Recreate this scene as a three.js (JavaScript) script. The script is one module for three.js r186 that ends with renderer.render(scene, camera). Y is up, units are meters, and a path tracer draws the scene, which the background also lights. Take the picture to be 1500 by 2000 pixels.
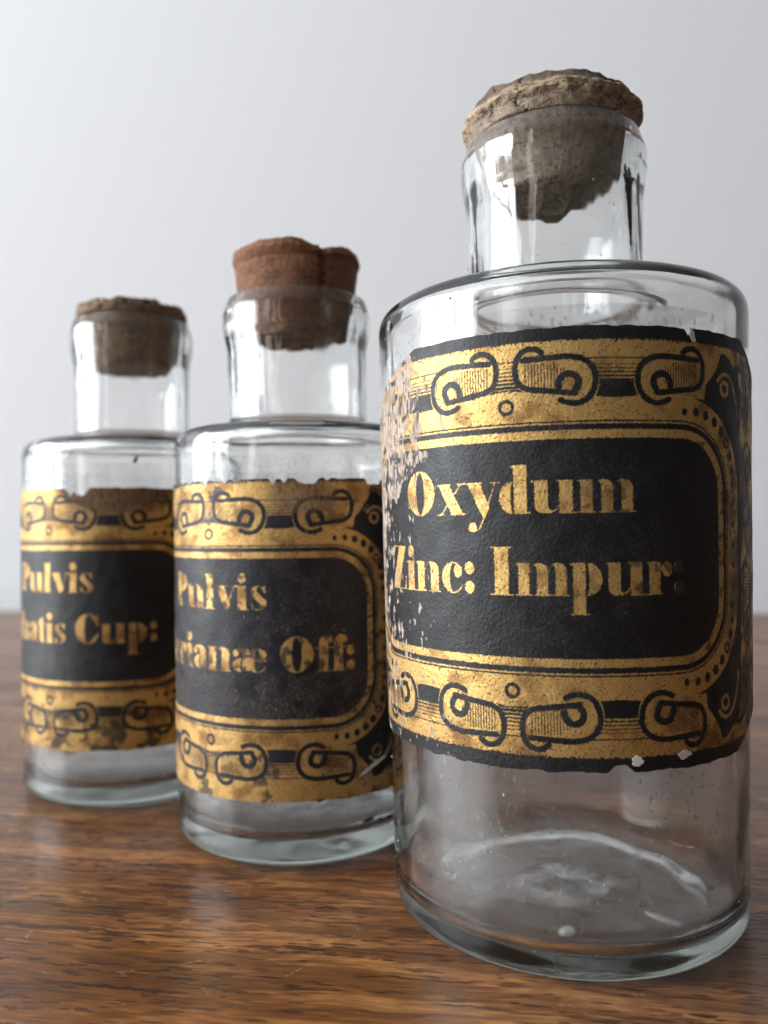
import * as THREE from 'three';
import { mergeGeometries } from 'three/addons/utils/BufferGeometryUtils.js';
import { RectAreaLightUniformsLib } from 'three/addons/lights/RectAreaLightUniformsLib.js';

// ------------------------------------------------------------------ camera, light, exposure
const scene = new THREE.Scene();
const camera = new THREE.PerspectiveCamera(65.78, 768 / 1024, 0.01, 20);
camera.position.set(0, 0.07488, 0);
camera.rotation.order = 'YXZ';
camera.rotation.set(0.01904, 0, -0.01395);
camera.focus = 0.137;
camera.userData.fStop = 13;
scene.add(camera);

const renderer = new THREE.WebGLRenderer({ antialias: true });
renderer.setSize(768, 1024);
renderer.toneMapping = THREE.LinearToneMapping;
renderer.toneMappingExposure = 1.0;
renderer.shadowMap.enabled = true;
renderer.shadowMap.type = THREE.PCFSoftShadowMap;
RectAreaLightUniformsLib.init();

scene.background = new THREE.Color().setRGB(0.1, 0.096, 0.093);   // the dim rest of the room

// daylight through a large window to the left and a narrow one in front of it
const WIN = { x: -3.5, z: 0.42, y: 1.05, w: 2.65, h: 2.5 };
const windowLight = new THREE.RectAreaLight(new THREE.Color().setRGB(0.91, 0.96, 1.0), 19, WIN.w, WIN.h);
windowLight.position.set(WIN.x, WIN.y, WIN.z);
windowLight.lookAt(10, WIN.y, WIN.z);
scene.add(windowLight);
const SIDE = { x: -2.55, z: 3.0, y: 1.05, w: 0.5, h: 2.4 };
const sideLight = new THREE.RectAreaLight(new THREE.Color().setRGB(1.0, 0.95, 0.88), 2.5, SIDE.w, SIDE.h);
sideLight.position.set(SIDE.x, SIDE.y, SIDE.z);
sideLight.lookAt(0, SIDE.y, -0.2);
scene.add(sideLight);

// ------------------------------------------------------------------ helpers
const MM = 0.001;
function rng(seed) { let a = seed >>> 0; return () => { a = (a + 0x6d2b79f5) | 0; let t = Math.imul(a ^ (a >>> 15), 1 | a); t = (t + Math.imul(t ^ (t >>> 7), 61 | t)) ^ t; return ((t ^ (t >>> 14)) >>> 0) / 4294967296; }; }
const clamp = (x, a = 0, b = 1) => Math.min(b, Math.max(a, x)), lerp = (a, b, t) => a + (b - a) * t;
const smooth = (a, b, x) => { const t = clamp((x - a) / (b - a)); return t * t * (3 - 2 * t); };
function h3(x, y, z) { let h = Math.imul(x, 374761393) ^ Math.imul(y, 668265263) ^ Math.imul(z, 2147483647 - 1274126177); h = Math.imul(h ^ (h >>> 13), 1274126177); h ^= h >>> 16; return (h >>> 0) / 4294967296; }
const PERM = (() => { const r = rng(2024), p = Array.from({ length: 256 }, (_, i) => i); for (let i = 255; i > 0; i--) { const k = Math.floor(r() * (i + 1)); [p[i], p[k]] = [p[k], p[i]]; } return Uint8Array.from([...p, ...p]); })();
function grad(h, x, y, z) { h &= 15; const u = h < 8 ? x : y, v = h < 4 ? y : h === 12 || h === 14 ? x : z; return ((h & 1) ? -u : u) + ((h & 2) ? -v : v); }
function noise(x, y, z = 0) {                                       // gradient noise, 0..1
  z += 0.37;
  let X = Math.floor(x), Y = Math.floor(y), Z = Math.floor(z); x -= X; y -= Y; z -= Z; X &= 255; Y &= 255; Z &= 255;
  const u = x * x * x * (x * (x * 6 - 15) + 10), v = y * y * y * (y * (y * 6 - 15) + 10), w = z * z * z * (z * (z * 6 - 15) + 10);
  const P = PERM, a = P[X] + Y, aa = P[a] + Z, ab = P[a + 1] + Z, b = P[X + 1] + Y, ba = P[b] + Z, bb = P[b + 1] + Z;
  const n = lerp(lerp(lerp(grad(P[aa], x, y, z), grad(P[ba], x - 1, y, z), u), lerp(grad(P[ab], x, y - 1, z), grad(P[bb], x - 1, y - 1, z), u), v),
    lerp(lerp(grad(P[aa + 1], x, y, z - 1), grad(P[ba + 1], x - 1, y, z - 1), u), lerp(grad(P[ab + 1], x, y - 1, z - 1), grad(P[bb + 1], x - 1, y - 1, z - 1), u), v), w);
  return clamp(0.5 + 0.68 * n);
}
function fbm(x, y, z = 0, oct = 4) { let s = 0, a = 0.5, n = 0; for (let i = 0; i < oct; i++) { s += a * noise(x + i * 17.3, y + i * 9.1, z + i * 5.7); n += a; a *= 0.5; x *= 2.03; y *= 2.03; z *= 2.03; } return s / n; }
function texture(data, w, h, srgb, repeat = false) {
  const t = new THREE.DataTexture(data, w, h, THREE.RGBAFormat);
  t.magFilter = THREE.LinearFilter; t.minFilter = THREE.LinearMipmapLinearFilter; t.generateMipmaps = true;
  t.wrapS = t.wrapT = repeat ? THREE.MirroredRepeatWrapping : THREE.ClampToEdgeWrapping;
  if (srgb) t.colorSpace = THREE.SRGBColorSpace;
  t.needsUpdate = true;
  return t;
}
function mesh(name, geometry, material, parent) {
  const m = new THREE.Mesh(geometry, material);
  m.name = name; m.castShadow = m.receiveShadow = true;
  (parent ?? scene).add(m);
  return m;
}

// ------------------------------------------------------------------ the wall behind
{
  const N = 512, b = new Uint8Array(N * N * 4);
  for (let y = 0; y < N; y++) for (let x = 0; x < N; x++) { const o = (y * N + x) * 4, v = 255 * (0.6 * fbm(x / 60, y / 60, 3, 4) + 0.4 * noise(x / 3, y / 3, 8)); b[o] = b[o + 1] = b[o + 2] = v; b[o + 3] = 255; }
  const t = texture(b, N, N, false, true); t.repeat.set(6, 4);
  const w = mesh('wall', new THREE.BoxGeometry(7.2, 5, 0.06), new THREE.MeshStandardMaterial({ color: new THREE.Color().setRGB(0.75, 0.745, 0.76), roughness: 0.95, bumpMap: t, bumpScale: 0.0002 }));
  w.position.set(0, 1.2, -0.98);
  w.userData.kind = 'structure';
}

{
  const c = mesh('ceiling', new THREE.BoxGeometry(7, 0.08, 6), new THREE.MeshStandardMaterial({ color: new THREE.Color().setRGB(0.7, 0.7, 0.69), roughness: 0.95 }));   // mirrored in the shoulders of the bottles
  c.position.set(0, 2.75, 2.0);
  c.userData.kind = 'structure';
}

// ------------------------------------------------------------------ the table top
{
  const N = 2048, SZ = 310;                                          // texture covers 310 mm
  const col = new Uint8Array(N * N * 4), rb = new Uint8Array(N * N * 4), bp = new Uint8Array(N * N * 4);
  const light = [172, 120, 70], mid = [112, 69, 36], dark = [34, 18, 11];
  const H = new Float32Array(N * N), SC = new Float32Array(N * N);
  const r = rng(77);
  function scratch(x0, y0, x1, y1, s, wob) {
    const n = Math.ceil(Math.hypot(x1 - x0, y1 - y0) / SZ * N * 1.5), k = r() * 99;
    for (let i = 0; i <= n; i++) {
      const t = i / n, px = (lerp(x0, x1, t) + wob * (noise(t * 6, k) - 0.5)) / SZ * N, py = (lerp(y0, y1, t) + wob * (noise(t * 6, k + 50) - 0.5)) / SZ * N;
      const a = s * smooth(0, 0.15, t) * smooth(1, 0.85, t) * (0.4 + 0.9 * noise(t * n / 9, k + 9));
      const X = Math.floor(px), Y = Math.floor(py);
      if (X > 0 && Y > 0 && X < N - 1 && Y < N - 1) { SC[Y * N + X] += a; SC[Y * N + X + 1] += a * 0.5; }
    }
  }
  for (let i = 0; i < 700; i++) { const x = r() * SZ, y = r() * SZ, a = r() * 6.28, l = 1 + 7 * r() * r(); scratch(x, y, x + Math.cos(a) * l, y + Math.sin(a) * l * 0.6, 0.25 + 0.6 * r() * r(), 0.8); }
  for (let i = 0; i < 70; i++) { const x = r() * SZ, y = r() * SZ, a = r() * 6.28, l = 10 + 34 * r(); scratch(x, y, x + Math.cos(a) * l, y + Math.sin(a) * l, 0.12 + 0.22 * r(), 4); }
  // vessels: short dark dashes along the grain, crowded in bands, and longer dark flames
  const DK = new Float32Array(N * N), K = N / SZ;
  function dash(x0, y0, len, wid, amt, slope) {
    const a = Math.floor((x0 - len / 2) * K), b = Math.ceil((x0 + len / 2) * K), k = r() * 200;
    for (let X = Math.max(0, a); X < Math.min(N, b); X++) {
      const t = (X / K - x0) / (len / 2), cy = y0 + slope * (X / K - x0) + wid * 0.7 * (noise(X / K / 1.7, k) - 0.5), w = wid * 0.5 * Math.sqrt(Math.max(0, 1 - t * t)) * (0.75 + 0.5 * noise(X / K / 1.2, k, 3));
      for (let Y = Math.max(0, Math.floor((cy - w) * K - 1)); Y < Math.min(N, (cy + w) * K + 1); Y++) { const e = clamp((w - Math.abs(Y / K - cy)) * K + 0.6), o = Y * N + X; DK[o] = Math.max(DK[o], amt * e * (0.7 + 0.3 * noise(X / K / 0.5, Y / K / 0.3, 2))); }
    }
  }
  for (let i = 0; i < 7000; i++) { const x = r() * SZ, y = r() * SZ, g = smooth(0.3, 0.66, fbm(x / 40, y / 6, 7, 3)); if (r() < 0.15 + 0.85 * g) dash(x, y, 2 + 11 * r() * r(), 0.3 + 0.85 * r() * r(), 0.3 + 0.65 * r() * (0.5 + 0.5 * g), 0.05 * (r() - 0.5)); }
  for (let i = 0; i < 15000; i++) { const x = r() * SZ, y = r() * SZ, g = smooth(0.35, 0.62, fbm(x / 40, y / 6, 7, 2)); if (r() < 0.35 + 0.65 * g) dash(x, y, 1 + 3.4 * r(), 0.26 + 0.22 * r(), 0.55 + 0.4 * r(), 0.05 * (r() - 0.5)); }
  for (let i = 0; i < 420; i++) { const x = r() * SZ, y = r() * SZ, g = fbm(x / 40, y / 6, 7, 3); if (g > 0.5) dash(x, y, 7 + 24 * r(), 0.8 + 1.8 * r() * r(), 0.45 + 0.4 * r(), 0.06 * (r() - 0.5)); }
  const cx = [0, 0, 0];
  for (let y = 0; y < N; y++) for (let x = 0; x < N; x++) {
    const X = x / N * SZ, Y0 = y / N * SZ, o = y * N + x;
    const Y = Y0 + 5 * (noise(X / 70, Y0 / 45, 1) - 0.5) + 1.6 * (noise(X / 16, Y0 / 9, 2) - 0.5);
    const broad = fbm(X / 90, Y / 13, 3, 3), band = fbm(X / 38, Y / 3.6, 4, 3), fib = noise(X / 9, Y / 0.62, 5), fib2 = noise(X / 3.4, Y / 0.85, 15);
    const t = clamp(0.46 + 1.0 * (broad - 0.5) + 1.0 * (band - 0.5) + 0.6 * (fib - 0.5) + 0.38 * (fib2 - 0.5));
    const d = clamp(DK[o] + 0.25 * smooth(0.6, 0.8, fib) * smooth(0.5, 0.7, band));
    const red = 0.95 + 0.1 * noise(X / 40, Y / 20, 11), s = clamp(SC[o]) * 0.8;
    for (let c = 0; c < 3; c++) {
      let v = t < 0.5 ? lerp(mid[c] * 0.72, mid[c], t * 2) : lerp(mid[c], light[c], t * 2 - 1);
      v = lerp(v, dark[c], d);
      cx[c] = v;
    }
    cx[0] *= red;
    col[o * 4] = clamp(lerp(cx[0], 205, s), 0, 255); col[o * 4 + 1] = clamp(lerp(cx[1], 168, s), 0, 255); col[o * 4 + 2] = clamp(lerp(cx[2], 130, s), 0, 255); col[o * 4 + 3] = 255;
    const h = 0.6 - 0.45 * d + 0.14 * (fib - 0.5) - 0.3 * clamp(SC[o]) + 0.2 * (noise(X / 6, Y / 6, 12) - 0.5);
    bp[o * 4] = bp[o * 4 + 1] = bp[o * 4 + 2] = 255 * clamp(h); bp[o * 4 + 3] = 255;
    const ro = 0.38 + 0.06 * d + 0.16 * (fbm(X / 22, Y0 / 22, 13, 3) - 0.5) + 0.25 * clamp(SC[o]);
    rb[o * 4] = 0; rb[o * 4 + 1] = 255 * clamp(ro); rb[o * 4 + 2] = 0; rb[o * 4 + 3] = 255;
  }
  const m = new THREE.MeshPhysicalMaterial({ map: texture(col, N, N, true, true), roughnessMap: texture(rb, N, N, false, true), bumpMap: texture(bp, N, N, false, true), roughness: 1, specularIntensity: 0.55, bumpScale: 0.00022, clearcoat: 0.2, clearcoatRoughness: 0.2 });
  const W = 1.9, D = 0.86, T = 0.03, g = new THREE.BoxGeometry(W, T, D);
  const p = g.attributes.position, uv = g.attributes.uv;
  for (let i = 0; i < p.count; i++) uv.setXY(i, (p.getX(i) * 1000) / SZ + 0.63, (p.getZ(i) * 1000 - (Math.abs(g.attributes.normal.getY(i)) > 0.5 ? 0 : p.getY(i) * 1000)) / SZ + 0.37);
  const t = mesh('table_top', g, m);
  const a = -0.158, back = 0.69;                                     // back edge 0.69 m from the camera, turned a little
  t.rotation.y = a;
  t.position.set(0, -T / 2, 0).add(new THREE.Vector3(0.1, 0, -back + D / 2).applyAxisAngle(new THREE.Vector3(0, 1, 0), a));
  t.userData.kind = 'structure';
}

// ------------------------------------------------------------------ the windows that light the place
{
  const white = new THREE.MeshStandardMaterial({ color: new THREE.Color().setRGB(0.62, 0.62, 0.6), roughness: 0.5 });
  function makeWindow(name, label, W, cols, rows, light, glow) {
    const g = new THREE.Group(); g.name = name; scene.add(g);
    g.userData = { label, category: 'window' };
    g.position.set(W.x, W.y - W.h / 2, W.z); g.quaternion.copy(light.quaternion); g.rotateY(Math.PI);   // +z towards the bottles
    const bar = (n, w, h, d, x, y, z) => { const b = mesh(n, new THREE.BoxGeometry(w, h, d), white, g); b.position.set(x, y, z); };
    const z = -0.16 + 0.3, F = 0.07;
    bar('frame_stile', F, W.h + 2 * F, 0.09, -W.w / 2 - F / 2, W.h / 2, z); bar('frame_stile', F, W.h + 2 * F, 0.09, W.w / 2 + F / 2, W.h / 2, z);
    bar('frame_rail', W.w, F, 0.09, 0, -F / 2, z); bar('frame_rail', W.w, F, 0.09, 0, W.h + F / 2, z);
    for (let i = 1; i < cols; i++) bar('mullion', 0.045, W.h, 0.05, -W.w / 2 + (W.w * i) / cols, W.h / 2, z);
    for (let j = 1; j < rows; j++) for (let i = 0; i < cols; i++) bar('glazing_bar', W.w / cols - 0.05, 0.028, 0.04, -W.w / 2 + (W.w * (i + 0.5)) / cols, (W.h * j) / rows, z);
    const p = mesh('window_daylight', new THREE.PlaneGeometry(W.w, W.h), new THREE.MeshStandardMaterial({ color: 0x000000, emissive: new THREE.Color(...glow), emissiveIntensity: 0.6, roughness: 1 }), g);
    p.position.set(0, W.h / 2, -0.02);
    return g;
  }
  makeWindow('window', 'large white framed window with many bright panes', WIN, 3, 3, windowLight, [0.93, 0.97, 1]);
  makeWindow('window_001', 'tall narrow white framed window with bright panes', SIDE, 1, 4, sideLight, [1, 0.95, 0.88]);
  // leafy shrub outside the large window, mirrored as dark green flecks in the glass
  const leafM = new THREE.MeshPhysicalMaterial({ color: new THREE.Color().setRGB(0.05, 0.1, 0.03), roughness: 0.9, transmission: 0.35, thickness: 0, side: THREE.DoubleSide });
  const r = rng(5), leaf = new THREE.Shape(); leaf.moveTo(0, 0); leaf.quadraticCurveTo(0.02, 0.03, 0, 0.07); leaf.quadraticCurveTo(-0.02, 0.03, 0, 0);
  const lg = new THREE.ShapeGeometry(leaf, 3), parts = [], M = new THREE.Matrix4(), Q = new THREE.Quaternion(), E = new THREE.Euler();
  for (let i = 0; i < 420; i++) {
    const k = i % 7, cy = 0.1 + 0.5 * r() * (0.5 + 0.5 * Math.sin(k * 2.1)) + 0.08 * k, cz = (k / 6.5 - 0.5) * WIN.w + 0.5 * (r() - 0.5);
    Q.setFromEuler(E.set(r() * 6, r() * 6, r() * 6)); const s = 1.4 + 1.8 * r();
    parts.push(lg.clone().applyMatrix4(M.compose(new THREE.Vector3(WIN.x + 0.03 + 0.05 * r(), WIN.y - WIN.h / 2 + cy, WIN.z + cz), Q, new THREE.Vector3(s, s, s))));
  }
  const sh = new THREE.Group(); sh.name = 'garden_shrub'; scene.add(sh); sh.userData = { label: 'leafy green shrub growing outside the large window', category: 'shrub' };
  const cr = mesh('foliage', mergeGeometries(parts), leafM, sh); cr.userData.kind = 'stuff';
  const stemM = new THREE.MeshStandardMaterial({ color: new THREE.Color().setRGB(0.09, 0.06, 0.04), roughness: 0.9 });
  for (let k = 0; k < 5; k++) mesh('stem', new THREE.TubeGeometry(new THREE.CatmullRomCurve3([[0, -0.5, 0], [0, 0.1, 0.05], [0, 0.5, 0.12]].map(([a, b, c]) => new THREE.Vector3(WIN.x + 0.06, WIN.y - WIN.h / 2 + b, WIN.z - 1.2 + 0.6 * k + c))), 10, 0.008, 6), stemM, sh);
}

// ------------------------------------------------------------------ lathe with hand-made unevenness
// profile: [r, y, roundness] in mm; wob(theta, y, inner, r) -> radial offset in mm
function roundProfile(pts, step = 1.1) {
  const out = [], P = (i) => new THREE.Vector2(pts[i][0], pts[i][1]);
  for (let i = 0; i < pts.length; i++) {
    const rad = pts[i][2] ?? 0;
    if (!rad || i === 0 || i === pts.length - 1) { out.push(P(i)); continue; }
    const a = P(i - 1).sub(P(i)), b = P(i + 1).sub(P(i)), la = a.length(), lb = b.length(); a.normalize(); b.normalize();
    const ang = Math.acos(clamp(a.dot(b), -1, 1)), d = Math.min(rad / Math.tan(ang / 2), la * 0.49, lb * 0.49);
    const p0 = P(i).addScaledVector(a, d), p1 = P(i).addScaledVector(b, d), n = 9;
    for (let k = 0; k <= n; k++) { const t = k / n, q = P(i); out.push(new THREE.Vector2((1 - t) ** 2 * p0.x + 2 * t * (1 - t) * q.x + t * t * p1.x, (1 - t) ** 2 * p0.y + 2 * t * (1 - t) * q.y + t * t * p1.y)); }
  }
  const fine = [out[0]];
  for (let i = 1; i < out.length; i++) { const n = Math.max(1, Math.ceil(out[i].distanceTo(out[i - 1]) / step)); for (let k = 1; k <= n; k++) fine.push(out[i - 1].clone().lerp(out[i], k / n)); }
  return fine;
}
function lathe(prof, seg, move) {
  const n = prof.length, pos = new Float32Array((seg + 1) * n * 3), uv = new Float32Array((seg + 1) * n * 2), idx = [], len = [0];
  for (let j = 1; j < n; j++) len[j] = len[j - 1] + prof[j].distanceTo(prof[j - 1]);
  const nor = new Float32Array(pos.length), v = new THREE.Vector3();
  for (let i = 0; i <= seg; i++) for (let j = 0; j < n; j++) {
    const t = ((i % seg) / seg) * Math.PI * 2, o = i * n + j;
    v.set(prof[j].x, prof[j].y, 0);                                  // x radius, y height
    if (move) move(t, v, len[j] / len[n - 1], j);
    pos.set([Math.sin(t + v.z) * v.x * MM, v.y * MM, Math.cos(t + v.z) * v.x * MM], o * 3);
    uv.set([i / seg, len[j] / len[n - 1]], o * 2);
    if (i < seg && j < n - 1) idx.push(o, o + n, o + 1, o + 1, o + n, o + n + 1);
  }
  const A = new THREE.Vector3(), B = new THREE.Vector3(), C = new THREE.Vector3(), w = (k) => (k >= seg * n ? k - seg * n : k);
  for (let k = 0; k < idx.length; k += 3) {
    const [a, b, c] = [w(idx[k]), w(idx[k + 1]), w(idx[k + 2])];
    A.fromArray(pos, a * 3); B.fromArray(pos, b * 3).sub(A); C.fromArray(pos, c * 3).sub(A); B.cross(C);
    for (const q of [a, b, c]) { nor[q * 3] += B.x; nor[q * 3 + 1] += B.y; nor[q * 3 + 2] += B.z; }
  }
  for (let k = 0; k < (seg + 1) * n; k++) { const q = w(k); A.fromArray(nor, q * 3).normalize(); if (k < seg * n) A.toArray(nor, k * 3); else A.toArray(nor, k * 3); }
  // poles point along the axis
  for (let i = 0; i <= seg; i++) for (const j of [0, n - 1]) if (prof[j].x < 0.01) { const o = (i * n + j) * 3, s = Math.sign(nor[(i * n + (j ? n - 2 : 1)) * 3 + 1]) || 1; nor[o] = 0; nor[o + 1] = s; nor[o + 2] = 0; }
  const g = new THREE.BufferGeometry();
  g.setAttribute('position', new THREE.BufferAttribute(pos, 3)); g.setAttribute('normal', new THREE.BufferAttribute(nor, 3)); g.setAttribute('uv', new THREE.BufferAttribute(uv, 2)); g.setIndex(idx);
  return g;
}
const ring = (t, k) => [Math.cos(t) * k, Math.sin(t) * k];

// ------------------------------------------------------------------ glass
function glassMaterial(seed, haze, scuff) {
  const W = 256, H = 1024, d = new Uint8Array(W * H * 4);
  for (let y = 0; y < H; y++) for (let x = 0; x < W; x++) {
    const o = (y * W + x) * 4, t = (x / W) * 6.2832, [c, s] = ring(t, 2.2), inner = y / H > 0.5 ? 1 : 0;
    const q = y / H, f = fbm(c + seed, s, y / 70, 4), streak = noise(c * 6, s * 6, y / 260 + seed);
    let ro = inner ? haze * smooth(0.36, 0.66, 0.75 * f + 0.25 * streak) + 0.015 : 0.012 + 0.05 * smooth(0.6, 0.8, f);
    if (q > 0.88) ro = lerp(ro, haze * 1.8 + 0.2 * (f - 0.5), smooth(0.885, 0.93, q));           // settled dust on the floor of the bottle
    if (q < 0.085) ro = lerp(ro, scuff * (1 + 1.2 * (f - 0.5)), smooth(0.085, 0.07, q));                 // scuffed underside
    d[o] = d[o + 1] = d[o + 2] = 255 * clamp(ro, 0.01, 1); d[o + 3] = 255;
  }
  const t = texture(d, W, H, false); t.wrapS = THREE.RepeatWrapping; t.wrapT = THREE.RepeatWrapping;
  return new THREE.MeshPhysicalMaterial({ color: 0xffffff, roughness: 1, roughnessMap: t, transmission: 1, thickness: 0.003, ior: 1.5, attenuationColor: new THREE.Color().setRGB(0.80, 0.865, 0.83), attenuationDistance: 0.04 });
}
const outerWobble = (t, y, seed) => { const [c, q] = ring(t, 1); return (fbm(c * 1.1 + seed, q * 1.1, y / 34, 3) - 0.5) * 0.5 + (fbm(c * 5 + seed, q * 5, y / 24, 2) - 0.5) * 0.1; };
function glassBody(B, seed) {
  const R = (y) => B.R * (1 - (B.k * (B.Hs - y)) / B.Hs), w = B.wall, nw = B.neckWall, F = B.floor;
  const pts = [
    [1e-4, 1.7], [9, 1.4, 4], [16, 0.8, 6], [B.rb - 4, 0.5, 3], [B.rb, 0, 2.5], [R(3), 2.2, 4.5], [R(9), 9, 3], [R(B.Hs - 12), B.Hs - 12, 2], [B.R, B.Hs - 0.6, B.sr],
    [B.rn + 4, B.Hs + 0.6, 4], [B.rn, B.Hs + 1.6, 3.2], [B.rn - 0.1, B.Hs + 9, 6], [B.rn + 0.1, lerp(B.Hs, B.Hl, 0.62), 10], [B.rl, B.Hl - 7, 6], [B.rl, B.Hl - 3.4, 3], [B.rl - 1.2, B.Hl, 2.4], [B.rn - nw + 0.9, B.Hl, 1.2],
    [B.rn - nw, B.Hl - 3, 3], [B.rn - nw, B.Hs + 3, 4], [B.rn - nw + 0.6, B.Hs - 1.1, 2.5], [B.rn + 3, B.Hs - 1.7, 3], [B.R - w, B.Hs - 2.5, 4.2], [B.R - w, B.Hs - 12, 3], [R(20) - w, 20, 3], [R(10) - w, F + 2.5, 6], [R(8) - w - 9, F, 6], [13, F + 0.6, 5], [9, F + B.pontil * 0.45, 3], [5, F + B.pontil, 3], [1e-4, F + B.pontil * 0.8],
  ];
  const prof = roundProfile(pts), half = prof.findIndex((p) => p.y >= B.Hl - 0.05) + 6;
  const g = lathe(prof, 176, (t, v, s, j) => {
    const [c, q] = ring(t, 1), y = v.y, r = v.x, f = clamp(r / 10);
    const inner = j > half;
    const lump = inner ? (fbm(c * 1.1 + seed, q * 1.1, y / 34 + 40, 3) - 0.5) * 0.8 + (fbm(c * 5 + seed, q * 5, y / 24 + 30, 2) - 0.5) * 0.22 : outerWobble(t, y, seed);
    const neck = y > B.Hs + 3 ? (noise(c * 9, q * 9, y / 30 + seed) - 0.5) * (inner ? 0.14 : 0.05) + (inner ? 0.16 * (noise(c * 1.4, q * 1.4, y / 2.6 + seed) - 0.5) : 0) : 0;
    v.x += (lump + neck) * f;
    if (inner && y < F0(B) + 9 && r < B.R - w - 2) v.y += ((noise(r * c / 13 + seed, r * q / 13, 2) - 0.5) * 0.7) * smooth(B.R - w - 2, B.R - w - 8, r) + smooth(12, 9, r) * (fbm(r * c / 4.5, r * q / 4.5, seed, 2) - 0.5) * 1.8 * B.pontil / 4;
    if (!inner && y < 4 && r < B.rb - 5) v.y += (noise(r * c / 12, r * q / 12, seed + 3) - 0.5) * 0.4 * smooth(B.rb - 5, B.rb - 10, r);
  });
  // seed bubbles in the walls
  const r = rng(seed * 31), parts = [g.toNonIndexed()];
  const bubble = new THREE.IcosahedronGeometry(1, 1); { const p = bubble.attributes.position, n = bubble.attributes.normal; for (let i = 0; i < p.count; i += 3) { for (const a of [p, n]) { const x = [a.getX(i), a.getY(i), a.getZ(i)]; a.setXYZ(i, a.getX(i + 1), a.getY(i + 1), a.getZ(i + 1)); a.setXYZ(i + 1, ...x); } } for (let i = 0; i < n.count; i++) n.setXYZ(i, -n.getX(i), -n.getY(i), -n.getZ(i)); }
  for (let i = 0; i < 60; i++) {
    const inNeck = i < 36, t = r() * 6.283, y = inNeck ? lerp(B.Hs + 5, B.Hl - 9, r()) : lerp(22, B.Hs - 14, r()), rad = inNeck ? B.rn - nw * 0.5 : R(y) - w * 0.5, s = 0.07 + 0.11 * r() * r();
    const b = bubble.clone(); b.scale(s * MM, s * (1 + 1.4 * r()) * MM, s * MM); b.translate(Math.sin(t) * rad * MM, y * MM, Math.cos(t) * rad * MM); parts.push(b);
  }
  return mergeGeometries(parts);
}
const F0 = (B) => B.floor + B.pontil;
// a thin patchy film of old powder clinging to the inside of the walls
function powderFilm(B, seed) {
  const W = 512, H = 512, d = new Uint8Array(W * H * 4);
  for (let y = 0; y < H; y++) for (let x = 0; x < W; x++) {
    const o = (y * W + x) * 4, [c, s] = ring((x / W) * 6.2832, 1), h = y / H;
    const f = fbm(c * 2.2 + seed, s * 2.2, h * 4, 5), g = fbm(c * 9, s * 9, h * 10 + seed, 3), wipe = noise(c * 5 + h * 3, s * 5, h * 2 + seed), sp = smooth(0.74, 0.84, noise(c * 60, s * 60, h * 75));
    const a = 0.35 + 0.9 * (f - 0.5) + 0.35 * (g - 0.5) - 0.22 * smooth(0.6, 0.75, wipe) + 0.55 * sp;
    d[o] = d[o + 1] = d[o + 2] = 255 * clamp(a, 0.04, 1); d[o + 3] = 255;
  }
  const t = texture(d, W, H, false); t.wrapS = THREE.RepeatWrapping; t.wrapT = THREE.RepeatWrapping;
  const R = (y) => B.R * (1 - (B.k * (B.Hs - y)) / B.Hs) - B.wall - 0.75;
  const g = mergeGeometries([lathe(roundProfile([[0.5, F0(B) + 1.3], [9, B.floor + B.pontil * 0.5 + 1.3, 2], [13, B.floor + 1.5, 2], [R(8) - 9, B.floor + 1.1]], 1.5), 96, null), lathe(roundProfile([[R(14), 13], [R(40), 40], [R(B.Hs - 8), B.Hs - 8]], 1.5), 96, null)]);
  return [g, new THREE.MeshStandardMaterial({ color: new THREE.Color().setRGB(0.40, 0.39, 0.385), roughness: 0.95, transparent: true, opacity: B.film, alphaMap: t, side: THREE.DoubleSide })];
}

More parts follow.
